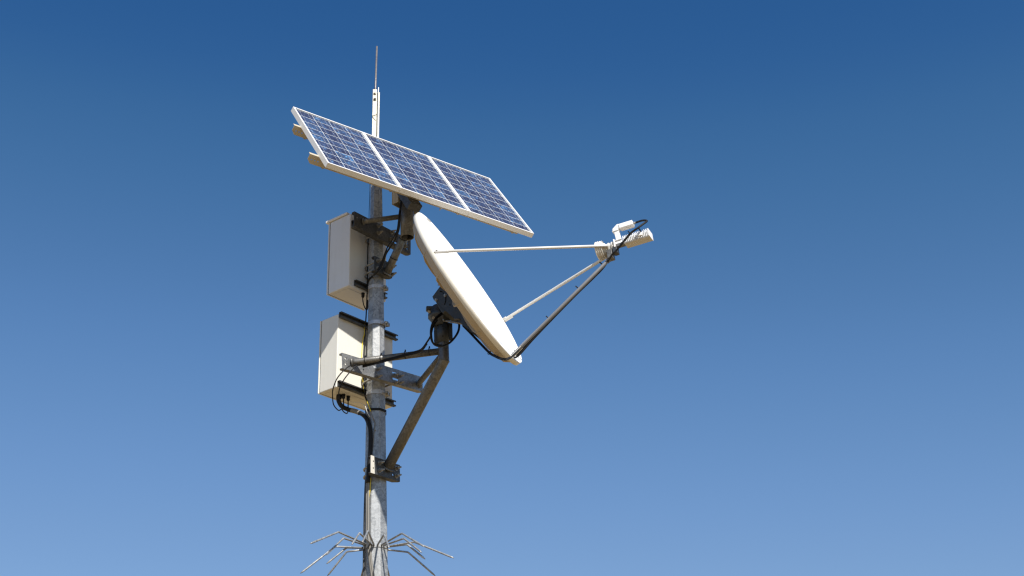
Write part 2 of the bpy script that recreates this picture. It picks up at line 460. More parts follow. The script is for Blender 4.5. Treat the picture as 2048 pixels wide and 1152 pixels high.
for k in range(3):
    u0 = k * MW + g_; u1 = (k + 1) * MW - g_
    if k == 0:
        mb = MB()
        bar(mb, u0, u0 + bw, 0, PHT, -fd, 0); bar(mb, u1 - bw, u1, 0, PHT, -fd, 0)
        bar(mb, u0 + bw, u1 - bw, 0, bw, -fd, -.0002); bar(mb, u0 + bw, u1 - bw, PHT - bw, PHT, -fd, -.0002)
        mod = mb.part('solar_module', FRAMEP, arr, .0012)
        mb = MB(); bar(mb, u0 + bw, u1 - bw, bw, PHT - bw, -.012, -.009); bs = mb.part('backsheet', BACKP, mod)
        mb = MB(); bar(mb, u0 + bw, u1 - bw, bw, PHT - bw, -.0050, -.0030); gls = mb.part('cover_glass', GLASS, mod)
        mb = MB(); bar(mb, u0 + MW * .35, u0 + MW * .65, .07, .15, -.034, -.0125); jb = mb.part('junction_box', RUB, mod, .003)
        cells = []
        cme = None
        for i in range(4):
            for j in range(9):
                ua = u0 + bw + .0015 + i * cu_w; va = bw + .0015 + j * cv_h
                if cme is None:
                    mb = MB()
                    cen = PP(ua + cu_w / 2, va + cv_h / 2, -.0085)
                    bar(mb, ua + CG / 2, ua + cu_w - CG / 2, va + CGV / 2, va + cv_h - CGV / 2, -.0088, -.0080)
                    for q in (.25, .75):
                        uc = ua + cu_w * q
                        bar(mb, uc - .0014, uc + .0014, va, va + cv_h, -.0079, -.0076, 1)
                    c0 = mb.part('cell', [CELL, BUS], mod); cme = c0.data; o0 = ORG[c0]; base_uv = (ua, va)
                    cells.append(c0)
                else:
                    o = bpy.data.objects.new('cell', cme); COL.objects.link(o); o.parent = mod
                    p = o0 + E1 * (ua - base_uv[0]) + DN * (va - base_uv[1])
                    o.location = loc(p) - loc(ORG[mod]); ORG[o] = p; cells.append(o)
        mods = [mod, bs, gls, jb] + cells
    else:
        nm = mod.copy(); COL.objects.link(nm); nm.location = mod.location + loc(E1 * (k * MW))
        for ch in mods[1:]:
            c_ = ch.copy(); COL.objects.link(c_); c_.parent = nm; c_.location = ch.location.copy()
# rails
for v_, ex, name in ((.232, .050, 'r1'), (.685, .066, 'r2')):
    mb = MB()
    th_ = .003; d0, d1 = -.0385, -.105
    # web faces down the slope; clipped ends
    o_ = PP(-ex, v_ + .04, d0)
    L_ = PWD + 2 * ex
    L_ = PWD + ex - .02
    poly = [(0.0, 0), (L_, 0), (L_, -.066), (.030, -.066), (.0, -.040)]
    mb.plate(poly, [ring(.03 + .024 * i, -.036, .0048) for i in range(3)] + [ring(L_ - .03 - .024 * i, -.036, .0048) for i in range(3)], o_, E1, NN, th_)
    bar(mb, -ex, L_ - ex, v_ + .012, v_ + .0395, -.0385, -.0415)
    bar(mb, -ex + .03, L_ - ex, v_ + .012, v_ + .0395, d1, d1 + .003)
    mb.part('mounting_rail', RAILP, arr)
mb = MB(); bar(mb, PWD * .43, PWD * .43 + .10, .14, .80, -.165, -.106); mb.part('cross_beam', GALVD, arr, .003)
for u_ in (.07, .62, 1.2, 1.70):
    for v_ in (.232, .685):
        mb = MB(); mb.hexnut(PP(u_, v_ + .026, -.105), -NN, .010, .009); mb.part('bolt', HARD, arr)
mb = MB(); mb.prism([PP(MW * 1.62, PHT - .03, -fd), PP(MW * 1.62 + .035, PHT - .03, -fd), PP(MW * 1.62 + .012, PHT - .03, -fd - .04)], DN * .004); mb.part('earth_clip', HARD, arr)
mb = MB(); mb.prism([PP(MW * .93, PHT - .02, -fd), PP(MW * .93 + .03, PHT - .02, -fd), PP(MW * .93 + .022, PHT - .02, -fd - .03)], DN * .004); mb.part('earth_clip', HARD, arr)

# ------------------------------------------------------------------ brackets
def channel(o_a0, a1, n_web, z0, z1, fl, t, holes, ch=.012, mats=GALV, parent=None, slp=0):
    """C channel, web facing +n, flanges running back to the pole"""
    mb = MB(); L = a1 - o_a0; H_ = z1 - z0
    R = Matrix.Rotation(0, 3, 'X')
    e1 = V(1, 0, slp).normalized(); e2 = V(-slp, 0, 1).normalized()
    o = V(o_a0, n_web, z0)
    # plate thickness runs along e1 x e2 = -n
    mb.plate(rect(0, L, 0, H_), holes, o, e1, e2, t)
    for zz in (t / 2 + .0003, H_ - t / 2 - .0003):
        base = o + e2 * zz
        poly = [base + V(0, -t, 0), base + e1 * L + V(0, -t, 0), base + e1 * L + V(0, -(fl - ch), 0), base + e1 * (L - ch) + V(0, -fl, 0), base + e1 * ch + V(0, -fl, 0), base + V(0, -(fl - ch), 0)]
        mb.prism([p - e2 * t / 2 for p in poly], e2 * t)
    return mb.part('channel', mats, parent)
def weldring(mb, c, axis, r):
    mb.lathe(c, axis, [(-.002, r + .008), (.004, r + .007), (.010, r + .001)], 20)
def ubolt(parent, a_c, n_web, z, half):
    """threaded rods through the web with nuts; the bend goes round the pole"""
    mb = MB()
    pts = [V(a_c - half, n_web + .045, z), V(a_c - half, 0.0, z)]
    R = half
    for k in range(1, 12):
        th = pi + pi * k / 12
        pts.append(V(a_c + R * cos(th), R * sin(th) * 1.0, z))
    pts += [V(a_c + half, 0, z), V(a_c + half, n_web + .045, z)]
    mb.tube(pts, .0065, 8)
    for s_ in (-1, 1):
        mb.hexnut((a_c + s_ * half, n_web + .003, z), (0, 1, 0), .0125, .011)
        mb.hexnut((a_c + s_ * half, n_web + .015, z), (0, 1, 0), .0125, .009)
        mb.lathe((a_c + s_ * half, n_web, z), (0, 1, 0), [(0, .017), (.0028, .017)], 14)
    return mb.part('u_bolt', HARD, parent)

# bracket that carries the solar array
sb = thing('panel_bracket', (0, .05, 6.38), 'dark upper bracket of pipes and channel holding the open pipe under the solar panels', 'bracket')
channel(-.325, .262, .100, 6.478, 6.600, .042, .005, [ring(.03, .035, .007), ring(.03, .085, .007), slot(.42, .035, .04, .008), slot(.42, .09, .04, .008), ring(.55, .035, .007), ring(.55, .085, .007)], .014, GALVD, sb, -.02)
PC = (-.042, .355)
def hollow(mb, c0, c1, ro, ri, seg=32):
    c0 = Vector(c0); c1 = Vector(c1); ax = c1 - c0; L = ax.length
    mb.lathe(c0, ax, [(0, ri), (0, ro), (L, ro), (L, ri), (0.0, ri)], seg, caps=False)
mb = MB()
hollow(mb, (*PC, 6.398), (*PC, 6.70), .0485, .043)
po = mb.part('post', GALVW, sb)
mb = MB(); mb.lathe((*PC, 6.402), (0, 0, 1), [(0, .0427), (.27, .0427), (.272, .001)], 28, caps=False); mb.part('bore_shade_liner', BOXD, po)  # near-black liner painting the shade inside the open pipe
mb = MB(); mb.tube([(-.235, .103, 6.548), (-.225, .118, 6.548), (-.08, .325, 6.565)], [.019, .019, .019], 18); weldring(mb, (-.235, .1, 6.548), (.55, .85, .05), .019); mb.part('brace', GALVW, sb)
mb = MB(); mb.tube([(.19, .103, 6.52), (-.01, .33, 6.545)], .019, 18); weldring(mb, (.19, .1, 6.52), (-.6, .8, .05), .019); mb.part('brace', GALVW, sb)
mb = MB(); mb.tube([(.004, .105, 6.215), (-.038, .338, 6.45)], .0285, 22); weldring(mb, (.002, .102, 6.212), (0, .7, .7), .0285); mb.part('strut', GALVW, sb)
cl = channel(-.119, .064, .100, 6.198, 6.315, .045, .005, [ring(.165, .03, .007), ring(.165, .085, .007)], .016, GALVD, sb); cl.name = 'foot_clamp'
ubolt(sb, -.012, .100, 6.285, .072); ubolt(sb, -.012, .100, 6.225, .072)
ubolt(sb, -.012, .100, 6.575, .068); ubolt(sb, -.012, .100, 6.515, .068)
# yoke round the head of the post
mb = MB()
mb.span(-.135, .098, .292, .297, 6.655, 6.83); mb.span(-.135, -.130, .297, .355, 6.655, 6.80); mb.span(.093, .098, .297, .335, 6.665, 6.80)
mb.span(-.135, .098, .297, .40, 6.825, 6.83)
mb.part('yoke', RAILP, sb, .001)
mb = MB(); mb.tube([(-.12, .33, 6.755), (.115, .33, 6.755)], .008, 10); mb.hexnut((-.135, .33, 6.755), (-1, 0, 0), .013, .01); mb.part('pivot_bolt', HARD, sb)
ta = V(-.02, .345, 6.775); mb = MB(); mb.box(ta + NN * .035, (.042, .040, .075), (E1, DN, NN)); mb.part('tilt_block', GALVD, sb, .003)

# bracket that carries the dish
PCX = (-.022, .66)
dbk = thing('dish_bracket', (0, .05, 4.8), 'large lower bracket of pipes, channel and elbow post holding the satellite dish', 'bracket')
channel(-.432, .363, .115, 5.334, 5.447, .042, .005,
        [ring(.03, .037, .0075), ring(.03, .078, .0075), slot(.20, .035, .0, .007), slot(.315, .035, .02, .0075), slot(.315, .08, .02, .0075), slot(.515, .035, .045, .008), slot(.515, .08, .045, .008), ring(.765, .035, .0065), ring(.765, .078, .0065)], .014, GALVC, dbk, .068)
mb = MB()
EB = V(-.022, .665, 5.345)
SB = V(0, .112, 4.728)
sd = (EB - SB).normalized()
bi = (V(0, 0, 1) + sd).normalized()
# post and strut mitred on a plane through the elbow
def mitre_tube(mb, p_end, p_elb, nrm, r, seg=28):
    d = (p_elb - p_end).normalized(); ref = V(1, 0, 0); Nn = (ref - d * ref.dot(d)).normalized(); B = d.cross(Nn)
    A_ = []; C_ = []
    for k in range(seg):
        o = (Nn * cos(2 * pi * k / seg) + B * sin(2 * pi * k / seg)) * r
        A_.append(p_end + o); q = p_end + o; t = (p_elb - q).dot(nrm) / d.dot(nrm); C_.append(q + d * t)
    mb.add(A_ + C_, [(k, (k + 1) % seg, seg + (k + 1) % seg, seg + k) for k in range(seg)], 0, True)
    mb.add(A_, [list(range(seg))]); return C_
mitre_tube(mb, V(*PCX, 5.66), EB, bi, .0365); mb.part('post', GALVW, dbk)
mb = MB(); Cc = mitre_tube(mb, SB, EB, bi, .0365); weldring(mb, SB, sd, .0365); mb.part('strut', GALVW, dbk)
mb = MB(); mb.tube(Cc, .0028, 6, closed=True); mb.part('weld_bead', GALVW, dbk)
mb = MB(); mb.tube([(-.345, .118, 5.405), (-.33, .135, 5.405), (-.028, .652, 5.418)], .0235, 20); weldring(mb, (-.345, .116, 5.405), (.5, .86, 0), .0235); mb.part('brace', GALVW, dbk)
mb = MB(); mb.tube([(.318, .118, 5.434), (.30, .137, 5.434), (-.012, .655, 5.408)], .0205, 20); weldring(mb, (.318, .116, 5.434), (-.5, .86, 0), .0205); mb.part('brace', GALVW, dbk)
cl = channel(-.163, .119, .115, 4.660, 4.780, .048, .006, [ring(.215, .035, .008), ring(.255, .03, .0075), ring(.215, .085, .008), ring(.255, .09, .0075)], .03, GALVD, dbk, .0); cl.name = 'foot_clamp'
mb = MB(); mb.plate([(-.163 - .001, 4.6585), (-.127, 4.6585), (-.133, 4.7815), (-.164, 4.7815)], [ring(-.139, 4.696, .006, 8), ring(-.139, 4.744, .006, 8)], (0, .1185, 0), (1, 0, 0), (0, 0, 1), .003)  # pale overlay: sunlight on the left end of the web, put in as colour
mb.part('end_plate', paint('sunlit_strip_plate', (.60, .58, .52), .5, .3), dbk)
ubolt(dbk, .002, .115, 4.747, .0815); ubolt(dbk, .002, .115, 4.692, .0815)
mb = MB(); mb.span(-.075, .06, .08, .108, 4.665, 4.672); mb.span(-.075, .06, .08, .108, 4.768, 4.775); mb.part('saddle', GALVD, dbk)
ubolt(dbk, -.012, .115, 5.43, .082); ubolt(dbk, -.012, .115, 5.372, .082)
ubolt(dbk, .135, .115, 5.438, .0) if False else None
for z_ in (5.375, 5.425):
    mb = MB(); mb.tube([(.12, .08, z_ + .012), (.12, .16, z_ + .012)], .006, 8); mb.hexnut((.12, .119, z_ + .012), (0, 1, 0), .0125, .02); mb.part('bolt', HARD, dbk)

# ------------------------------------------------------------------ equipment boxes
def hose_clamp(parent, z, ang0=55):
    mb = MB()
    lo_, hi_ = [], []
    def rr(z_, grow): return [V(q.x, q.y, q.z) for q in pole_ring(z_, grow)]
    h_ = .0145
    A = rr(z - h_, .0015); B = rr(z + h_, .0015); C_ = rr(z + h_, .004); D = rr(z - h_, .004); n = 24
    mb.add(A + B + C_ + D, sum([[(k, (k + 1) % n, n + (k + 1) % n, n + k), (n + k, n + (k + 1) % n, 2 * n + (k + 1) % n, 2 * n + k), (2 * n + k, 2 * n + (k + 1) % n, 3 * n + (k + 1) % n, 3 * n + k), (3 * n + k, 3 * n + (k + 1) % n, (k + 1) % n, k)] for k in range(n)], []))
    o = mb.part('band', STRAP, parent)
    d = V(cos(radians(ang0)), sin(radians(ang0)), 0); tt = V(-d.y, d.x, 0); c = d * (RP(z) + .016) + V(0, 0, z)
    mb = MB(); mb.box(c, (.012, .014, .013), (d, tt, V(0, 0, 1))); mb.tube([c - tt * .028, c + tt * .024], .006, 8); mb.hexnut(c + tt * .024, tt, .010, .009); mb.box(c - tt * .024, (.015, .003, .013), (d, tt, V(0, 0, 1)))
    mb.part('buckle', HARD, parent, .001)
def unistrut(parent, a0, a1, zc, n0=-.076, n1=-.052, hh=.021):
    """slotted strut, its open side towards the pole"""
    mb = MB(); t_ = .003
    mb.span(a0, a1, n0, n0 + t_, zc - hh, zc + hh)
    mb.span(a0, a1, n0 + t_, n1, zc + hh - t_, zc + hh); mb.span(a0, a1, n0 + t_, n1, zc - hh, zc - hh + t_)
    mb.span(a0, a1, n1 - t_, n1, zc + hh - .010, zc + hh - t_); mb.span(a0, a1, n1 - t_, n1, zc - hh + t_, zc - hh + .010)
    return mb.part('mounting_strut', GALVD, parent)
def gland(parent, a, n, z, r=.013):
    mb = MB(); mb.lathe((a, n, z), (0, 0, -1), [(0, r * 1.15), (.008, r * 1.15)], 6, 0, False); mb.lathe((a, n, z - .008), (0, 0, -1), [(0, r), (.020, r * .95), (.028, r * .5)], 14)
    return mb.part('cable_gland', RUB, parent)
BOXM = BOXP
def cabinet(base, label, a0, a1, z0, z1, n_f, n_seam, n_b, hood, tilt):
    BOXP = BOXC if hood else BOXM
    t = thing('equipment_box', base, label, 'electrical box', 'equipment boxes strapped to the pole', tilt)
    mb = MB(); mb.span(a0, a1, n_seam, n_f, z0, z1); body = mb.part('body', BOXP, t, .006)
    mb = MB(); mb.span(a0 + .006, a1 - .006, n_seam - .006, n_seam - .0005, z0 + .006, z1 - .006); mb.part('door_seal', BOXD, t)
    mb = MB(); mb.span(a0 - .002, a1 + .002, n_b, n_seam - .0065, z0 - .002, z1 + .001); door = mb.part('door', BOXP, t, .005)
    for z_ in (z0 + .12, z1 - .12):
        mb = MB(); mb.lathe((a1 - .03, n_b, z_), (0, -1, 0), [(0, .013), (.004, .013), (.006, .010)], 16); mb.part('lock', HARD, door)
    for z_ in (z0 + .08, z1 - .08):
        mb = MB(); mb.span(a0 - .006, a0 - .0025, n_seam - .018, n_seam + .018, z_ - .025, z_ + .025) if False else mb.lathe((a0 + .02, n_b, z_), (0, -1, 0), [(0, .006), (.004, .006)], 10); mb.part('hinge_screw', HARD, door)
    # shallow gland plate under the floor
    mb = MB(); mb.span(a0 + .03, a1 - .05, n_seam + .022, n_f - .035, z0 - .003, z0 - .0003); mb.part('gland_plate', BOXP, t, .001)
    if hood:
        mb = MB(); mb.prism([V(a0 - .010, n_f - .03, z1 + .004), V(a0 - .010, n_b - .022, z1 + .003), V(a0 - .010, n_b - .022, z1 + .022), V(a0 - .010, n_f - .03, z1 + .020)], (a1 - a0 + .02, 0, 0)); mb.part('rain_hood', HOODP, t, .003)
    return t
ub = cabinet((0, -.19, 6.11), 'upper grey-white equipment box with a white rain hood, behind the pole under the solar panels', -.199, .181, 6.110, 6.700, -.078, -.292, -.311, True, radians(.9))
unistrut(ub, -.15, .17, 6.146); unistrut(ub, -.19, .17, 6.62)
gland(ub, -.041, -.093, 6.107, .012)
hose_clamp(ub, 6.125, 62)
lb = cabinet((0, -.165, 5.29), 'lower grey-white equipment box half in sun, behind the pole beside the dish bracket', -.306, .243, 5.292, 5.846, -.077, -.247, -.264, False, radians(.9))
unistrut(lb, -.303, .268, 5.836, -.074, -.048); unistrut(lb, -.298, .256, 5.318, -.077, -.052)
for p in ((-.181, -.135), (-.132, -.139)): gland(lb, p[0], p[1], 5.289, .0125)
gland(lb, -.193, -.165, 5.289, .018)
hose_clamp(lb, 5.835, 62); hose_clamp(lb, 5.300, 62)

# ------------------------------------------------------------------ satellite dish
DC = V(-.121, .995, 5.759)
HN = V(.250, .857, .452).normalized()
HH = V(-.96, .279, 0); HH = (HH - HN * HH.dot(HN)).normalized()
HU = HN.cross(HH); HU = HU if HU.z > 0 else -HU
def DP(h, u, d=0): return DC + HH * h + HU * u + HN * d
RX, RY, EXP = .501, .670, 2 / 1.83
def outl(t, r):
    s_ = lambda v: math.copysign(abs(v) ** EXP, v)
    return RX * s_(cos(t)) * r, RY * s_(sin(t)) * r
dish = thing('satellite_dish', DP(0, 0, -.2), 'white oval offset satellite dish facing right with feed arms', 'satellite dish')
SEG = 96
def shell(prof, smooth=True):
    mb = MB(); rings = []
    for r, d in prof:
        if r == 0: rings.append([DP(0, 0, d)])
        else: rings.append([DP(*outl(2 * pi * k / SEG, r), d) for k in range(SEG)])
    for A, B in zip(rings[:-1], rings[1:]):
        if len(A) == 1: mb.add(A + B, [(0, 1 + k, 1 + (k + 1) % SEG) for k in range(SEG)], 0, smooth)
        elif len(B) == 1: mb.add(A + B, [(k, (k + 1) % SEG, SEG) for k in range(SEG)], 0, smooth)
        else: mb.add(A + B, [(k, (k + 1) % SEG, SEG + (k + 1) % SEG, SEG + k) for k in range(SEG)], 0, smooth)
    return mb
DD = .075
front = [(0, -DD)] + [(r / 10 * .985, -DD * (1 - (r / 10) ** 2)) for r in range(1, 11)]
front += [(1.0, -.0005)]
rimp = [(1.0, -.0012), (1.003, -.004), (1.002, -.012), (1.0, -.033), (.988, -.035)]
back = [(.988, -.0352), (.965, -.036), (.952, -.046), (.92, -.060), (.87, -.077), (.80, -.089), (.6, -.104), (.3, -.112), (0, -.114)]
mb = shell(front); mb.part('reflector', DISHP, dish)
mb = shell(rimp); mb.part('rim', SKIRT, dish)
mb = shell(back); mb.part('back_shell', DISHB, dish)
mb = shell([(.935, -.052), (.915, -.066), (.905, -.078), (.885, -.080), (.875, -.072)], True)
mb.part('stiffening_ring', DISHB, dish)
for k in range(16):
    t_ = 2 * pi * (k + .5) / 16
    mb = MB(); pr = [(.30, -.111), (.60, -.103), (.80, -.088), (.90, -.068), (.952, -.046)]
    hx, ux = outl(t_, 1); dv = (HH * hx + HU * ux).normalized(); tv = HN.cross(dv)
    A = []
    for r, d in pr:
        p = DP(*outl(t_, r), d); A.append(p)
    up_ = [p - HN * .016 for p in A[:-1]]
    poly = A + up_[::-1]
    mb.prism([p + HN * .004 - tv * .006 for p in A] + [p - tv * .006 for p in up_[::-1]], tv * .012); mb.part('rib', DISHB, dish)
mb = MB(); mb.box(DP(.0, RY * .975, -.002), (.028, .008, .004), (HH, HU, HN)); mb.part('rim_tab', ARMP, dish, .001)

# az-el mount
def MPt(u, d, h): return DP(h, u, d)
mount_poly = [(.164, -.156), (.126, -.258), (.098, -.261), (-.101, -.212), (-.309, -.144), (-.313, -.110), (-.164, -.146)]
arc = [(.125, -.194), (.106, -.182), (.072, -.178), (.048, -.184), (.027, -.198), (.013, -.215)]
def band(pts, w):
    P = [Vector((x, y, 0)) for x, y in pts]; P = spline(P, 3); L_, R2 = [], []
    for i, p in enumerate(P):
        t = (P[min(i + 1, len(P) - 1)] - P[max(i - 1, 0)]).normalized(); nrm = Vector((-t.y, t.x, 0))
        L_.append(p + nrm * w); R2.append(p - nrm * w)
    return [(q.x, q.y) for q in L_ + R2[::-1]]
for h_ in (-.03, -.25):
    mb = MB()
    mb.plate(mount_poly, [band(arc, .0045), ring(-.013, -.183, .006), ring(-.202, -.153, .0065), ring(-.227, -.150, .0065)], DP(h_, 0, 0), HU, HN, .006)
    sp_ = mb.part('side_plate', HEADP, dish)
    s1 = HU.cross(HN) 
    for (u_, d_) in ((.084, -.247), (.070, -.178)):
        mb = MB(); ax_ = HH if h_ > -.1 else -HH
        mb.lathe(DP(h_ + (.007 if h_ > -.1 else -.007), u_, d_), ax_, [(0, .012), (.002, .012)], 12); mb.hexnut(DP(h_ + (.009 if h_ > -.1 else -.009), u_, d_), ax_, .009, .008); mb.part('bolt', HARD, sp_)
mb = MB(); mb.box(DP(-.0385, .070, -.195), (.003, .065, .034), (HH, HU, HN)); mb.part('slot_backing', HEADP, dish)  # dark sheet added behind the slot so the opening looks shaded
mb = MB()
def dbar(mb, h0, h1, u0, u1, d0, d1): mb.box(DP((h0 + h1) / 2, (u0 + u1) / 2, (d0 + d1) / 2), (abs(h1 - h0) / 2, abs(u1 - u0) / 2, abs(d1 - d0) / 2), (HH, HU, HN))
dbar(mb, -.243, -.037, -.302, .150, -.143, -.108)
mb.part('back_plate', HEADP, dish, .002)
mb = MB(); dbar(mb, -.235, -.045, -.02, .09, -.262, -.19); mb.part('tilt_head', HEADP, dish, .006)
mb = MB(); mb.tube([DP(-.14, -.02, -.285), DP(-.14, -.17, -.15)], .008, 10); mb.hexnut(DP(-.14, -.01, -.287), (DP(0, -.04, -.26) - DP(0, -.21, -.15)), .014, .012); mb.part('elevation_rod', HARD, dish)
mb = MB(); mb.tube([DP(-.018, -.130, -.205), DP(-.018, -.155, -.180), DP(-.08, -.165, -.175)], .0065, 8); mb.part('hook_bolt', DARKM, dish)
mb = MB(); mb.tube([DP(-.03, .150, -.155), DP(.0, .160, -.18)], .004, 8); mb.tube([DP(-.03, .152, -.155), DP(-.02, .184, -.165)], .0035, 8); mb.part('cotter_pin', HARD, dish)
# azimuth drum and split clamp on the post
mb = MB(); mb.lathe((-.036, .648, 5.60), (0, 0, 1), [(0, .044), (.02, .048), (.055, .072), (.064, .080), (.090, .080), (.094, .074), (.13, .062), (.15, .05)], 32); mb.part('azimuth_drum', HEADP, dish)
mb = MB(); nk = (DP(-.14, .0, -.26) - V(-.036, .648, 5.69)); mb.tube([V(-.036, .648, 5.69), V(-.036, .648, 5.69) + nk], .034, 20); mb.part('neck', HEADP, dish)
mb = MB(); mb.box(V(-.036, .648, 5.732) + LT * -.055, (.038, .026, .014), (LT, FD, V(0, 0, 1))); mb.part('adjuster_lug', HEADP, dish, .008)
for dz, sx in ((5.69, -.075), (5.645, -.045)):
    mb = MB(); mb.hexnut(V(-.036, .648, dz) + LT * sx + FD * .045, FD + V(0, 0, -.5), .011, .014); mb.part('bolt', HARD, dish)
mb = MB(); hollow(mb, (*PCX, 5.475), (*PCX, 5.625), .0425, .0368); mb.part('split_clamp', HEADP, dish)
for s_, w_, z0_, z1_ in ((-1, .058, 5.472, 5.60), (1, .066, 5.50, 5.625)):
    c_ = V(*PCX, 0)
    for q in (-1, 1):
        mb = MB(); ox = c_ + LT * (s_ * .040) + FD * (q * .010)
        mb.plate([(0, z0_), (s_ * (w_ - .040), z0_ + .004), (s_ * (w_ - .040), z1_ - .004), (0, z1_)], [ring(s_ * .016, z0_ + .03, .0045, 8), ring(s_ * .016, z1_ - .03, .0045, 8)], ox, LT, (0, 0, 1), .005)
        mb.part('clamp_ear', HEADP, dish)
for z_ in (5.51, 5.585):
    for s_ in (-1,):
        mb = MB(); ox = V(*PCX, z_) + LT * -.003 + FD * .0425
        mb.lathe(ox, FD, [(0, .005), (.003, .004)], 8); mb.part('screw', RUB, dish)

# feed arms
F = V(.188, 1.912, 5.818)
AX = V(.278, .958, .074); AX = (AX - HH * AX.dot(HH)).normalized()
A2 = AX.cross(HH); A2 = A2 if A2.z > 0 else -A2
def FP(x, h, w): return F + AX * x + HH * h + A2 * w
def arm(att, end, r, mt, flat=.09):
    att = Vector(att); end = Vector(end); d = (end - att).normalized(); s_ = d.cross(HN).normalized()
    mb = MB(); mb.tube([att + d * flat * .8, end - d * .035], r, 14)
    s2 = d.cross(s_)
    mb.box(att + d * flat * .45, (flat * .5, r * .45, r * 1.45), (d, s2, s_)) if flat else None
    mb.box(end - d * .015, (.024, r * .5, r * 1.4), (d, s2, s_))
    o = mb.part('feed_arm', mt, dish, .001)
    mb = MB(); mb.hexnut(att + d * .012 + s2 * -r * .4, -s2 if (-s2).dot(V(-.7, .6, -.4)) > 0 else s2, .007, .006); mb.part('arm_bolt', HARD, o)
    mb = MB(); mb.box(att + d * .045 - HN * .004 + HU * -.006, (.045, .003, .012), (d, s2, s_)); mb.part('arm_bracket', ARMP, o)
    return o
arm(DP(.494, .032, .004), FP(.012, .040, -.002), .0095, ARMP)
arm(DP(-.500, -.062, .002), FP(.012, -.034, -.030), .0105, ARMP, .03)
bo = arm(DP(.022, -.652, .0), FP(.020, .0, -.075), .0112, BOOMP, .0)

# ------------------------------------------------------------------ feed and radio
fe = thing('feed_assembly', FP(0, 0, -.03), 'white feed horn, elbow waveguide and finned transmitter at the tip of the dish arms', 'antenna feed')
mb = MB()
prof = [(-.062, .052), (-.062, .0615), (-.054, .0615), (-.051, .058), (-.043, .057), (-.040, .0545), (-.030, .053), (-.027, .050), (-.018, .049), (-.016, .040), (-.004, .038), (-.002, .032), (.010, .027), (.014, .022)]
mb.lathe(F, AX, prof, 40, caps=False)
mb.lathe(F, AX, [(-.062, .052), (-.045, .030), (-.020, .020), (.0, .018)], 40, caps=False)
mb.part('feed_horn', FEEDP, fe)
for x_ in (-.047, -.034, -.022):
    mb = MB(); mb.lathe(F, AX, [(x_, .0565), (x_ + .003, .0605 + (x_ + .034) * -.12), (x_ + .006, .0555)], 40, caps=False); mb.part('horn_ring', FEEDP, fe)
mb = MB(); mb.lathe(F, AX, [(.010, .026), (.018, .034), (.026, .034), (.028, .027), (.040, .027), (.042, .034), (.050, .034), (.052, .024), (.060, .024)], 8, 0, False); mb.part('orthomode_junction', ARMP, fe)
for k in range(8):
    mb = MB(); t_ = k * pi / 4 + .3; mb.hexnut(FP(.050, .028 * cos(t_), .028 * sin(t_)), AX, .005, .007); mb.part('bolt', HARD, fe)
def fbox(mb, x0, x1, h0, h1, w0, w1): mb.box(FP((x0 + x1) / 2, (h0 + h1) / 2, (w0 + w1) / 2), (abs(x1 - x0) / 2, abs(h1 - h0) / 2, abs(w1 - w0) / 2), (AX, HH, A2))
mb = MB(); fbox(mb, .004, .040, -.030, .030, -.086, -.026); mb.part('support_block', GALVW, fe, .003)
mb = MB(); fbox(mb, .044, .075, -.026, .026, -.060, -.014); mb.part('clamp_block', HEADP, fe, .004)
# waveguide up to the receiver
mb = MB(); fbox(mb, .0605, .069, -.030, .030, -.022, .036); fl_ = mb.part('waveguide_flange', WHITEP, fe, .002)
mb = MB(); fbox(mb, .0695, .112, -.015, .015, -.006, .024); fbox(mb, .070, .114, -.022, .022, .0245, .032); mb.part('waveguide_elbow', WHITEP, fe, .003)
mb = MB(); mb.prism([FP(.0765, -.0165, .033), FP(.108, -.0165, .033), FP(.104, -.0165, .096), FP(.072, -.0165, .096)], HH * .033); mb.part('waveguide', WHITEP, fe, .003)
mb = MB(); fbox(mb, .061, .104, -.022, .022, .0965, .103); fbox(mb, .0605, .105, -.022, .022, .034, .040) if False else None; mb.part('waveguide_flange', WHITEP, fe, .002)
mb = MB(); mb.prism([FP(.064, -.019, .1035), FP(.100, -.019, .1035), FP(.1125, -.019, .110), FP(.1125, -.019, .142), FP(.098, -.019, .143), FP(.064, -.019, .118)], HH * .038); mb.part('waveguide_elbow', WHITEP, fe, .004)
mb = MB(); fbox(mb, .113, .206, -.025, .025, .104, .137); lnb = mb.part('receiver_box', WHITEP, fe, .003)
mb = MB(); mb.lathe(FP(.206, 0, .122), AX, [(0, .008), (.014, .008), (.016, .0045)], 10); mb.part('connector', HARD, lnb)
# finned transmitter
mb = MB(); fbox(mb, .132, .303, -.038, .034, -.024, .012); buc = mb.part('transmitter', ARMP, fe, .002)
mb = MB()
for k in range(16):
    x_ = .130 + .0112 * k
    fbox(mb, x_, x_ + .0032, .034, .046, -.020, .030); fbox(mb, x_, x_ + .0032, -.040, .034, .012, .030)
mb.part('cooling_fins', WHITEP, buc, kind='stuff')
mb = MB(); fbox(mb, .3035, .3070, -.042, .047, -.024, .030); mb.part('end_plate', WHITEP, buc, .0015)
mb = MB(); fbox(mb, .232, .262, .034, .052, -.008, .016); mb.part('connector_block', WHITEP, buc, .003)
mb = MB(); fbox(mb, .0525, .131, -.017, .017, -.016, .004); mb.part('transmit_waveguide', GALVW, fe, .002)

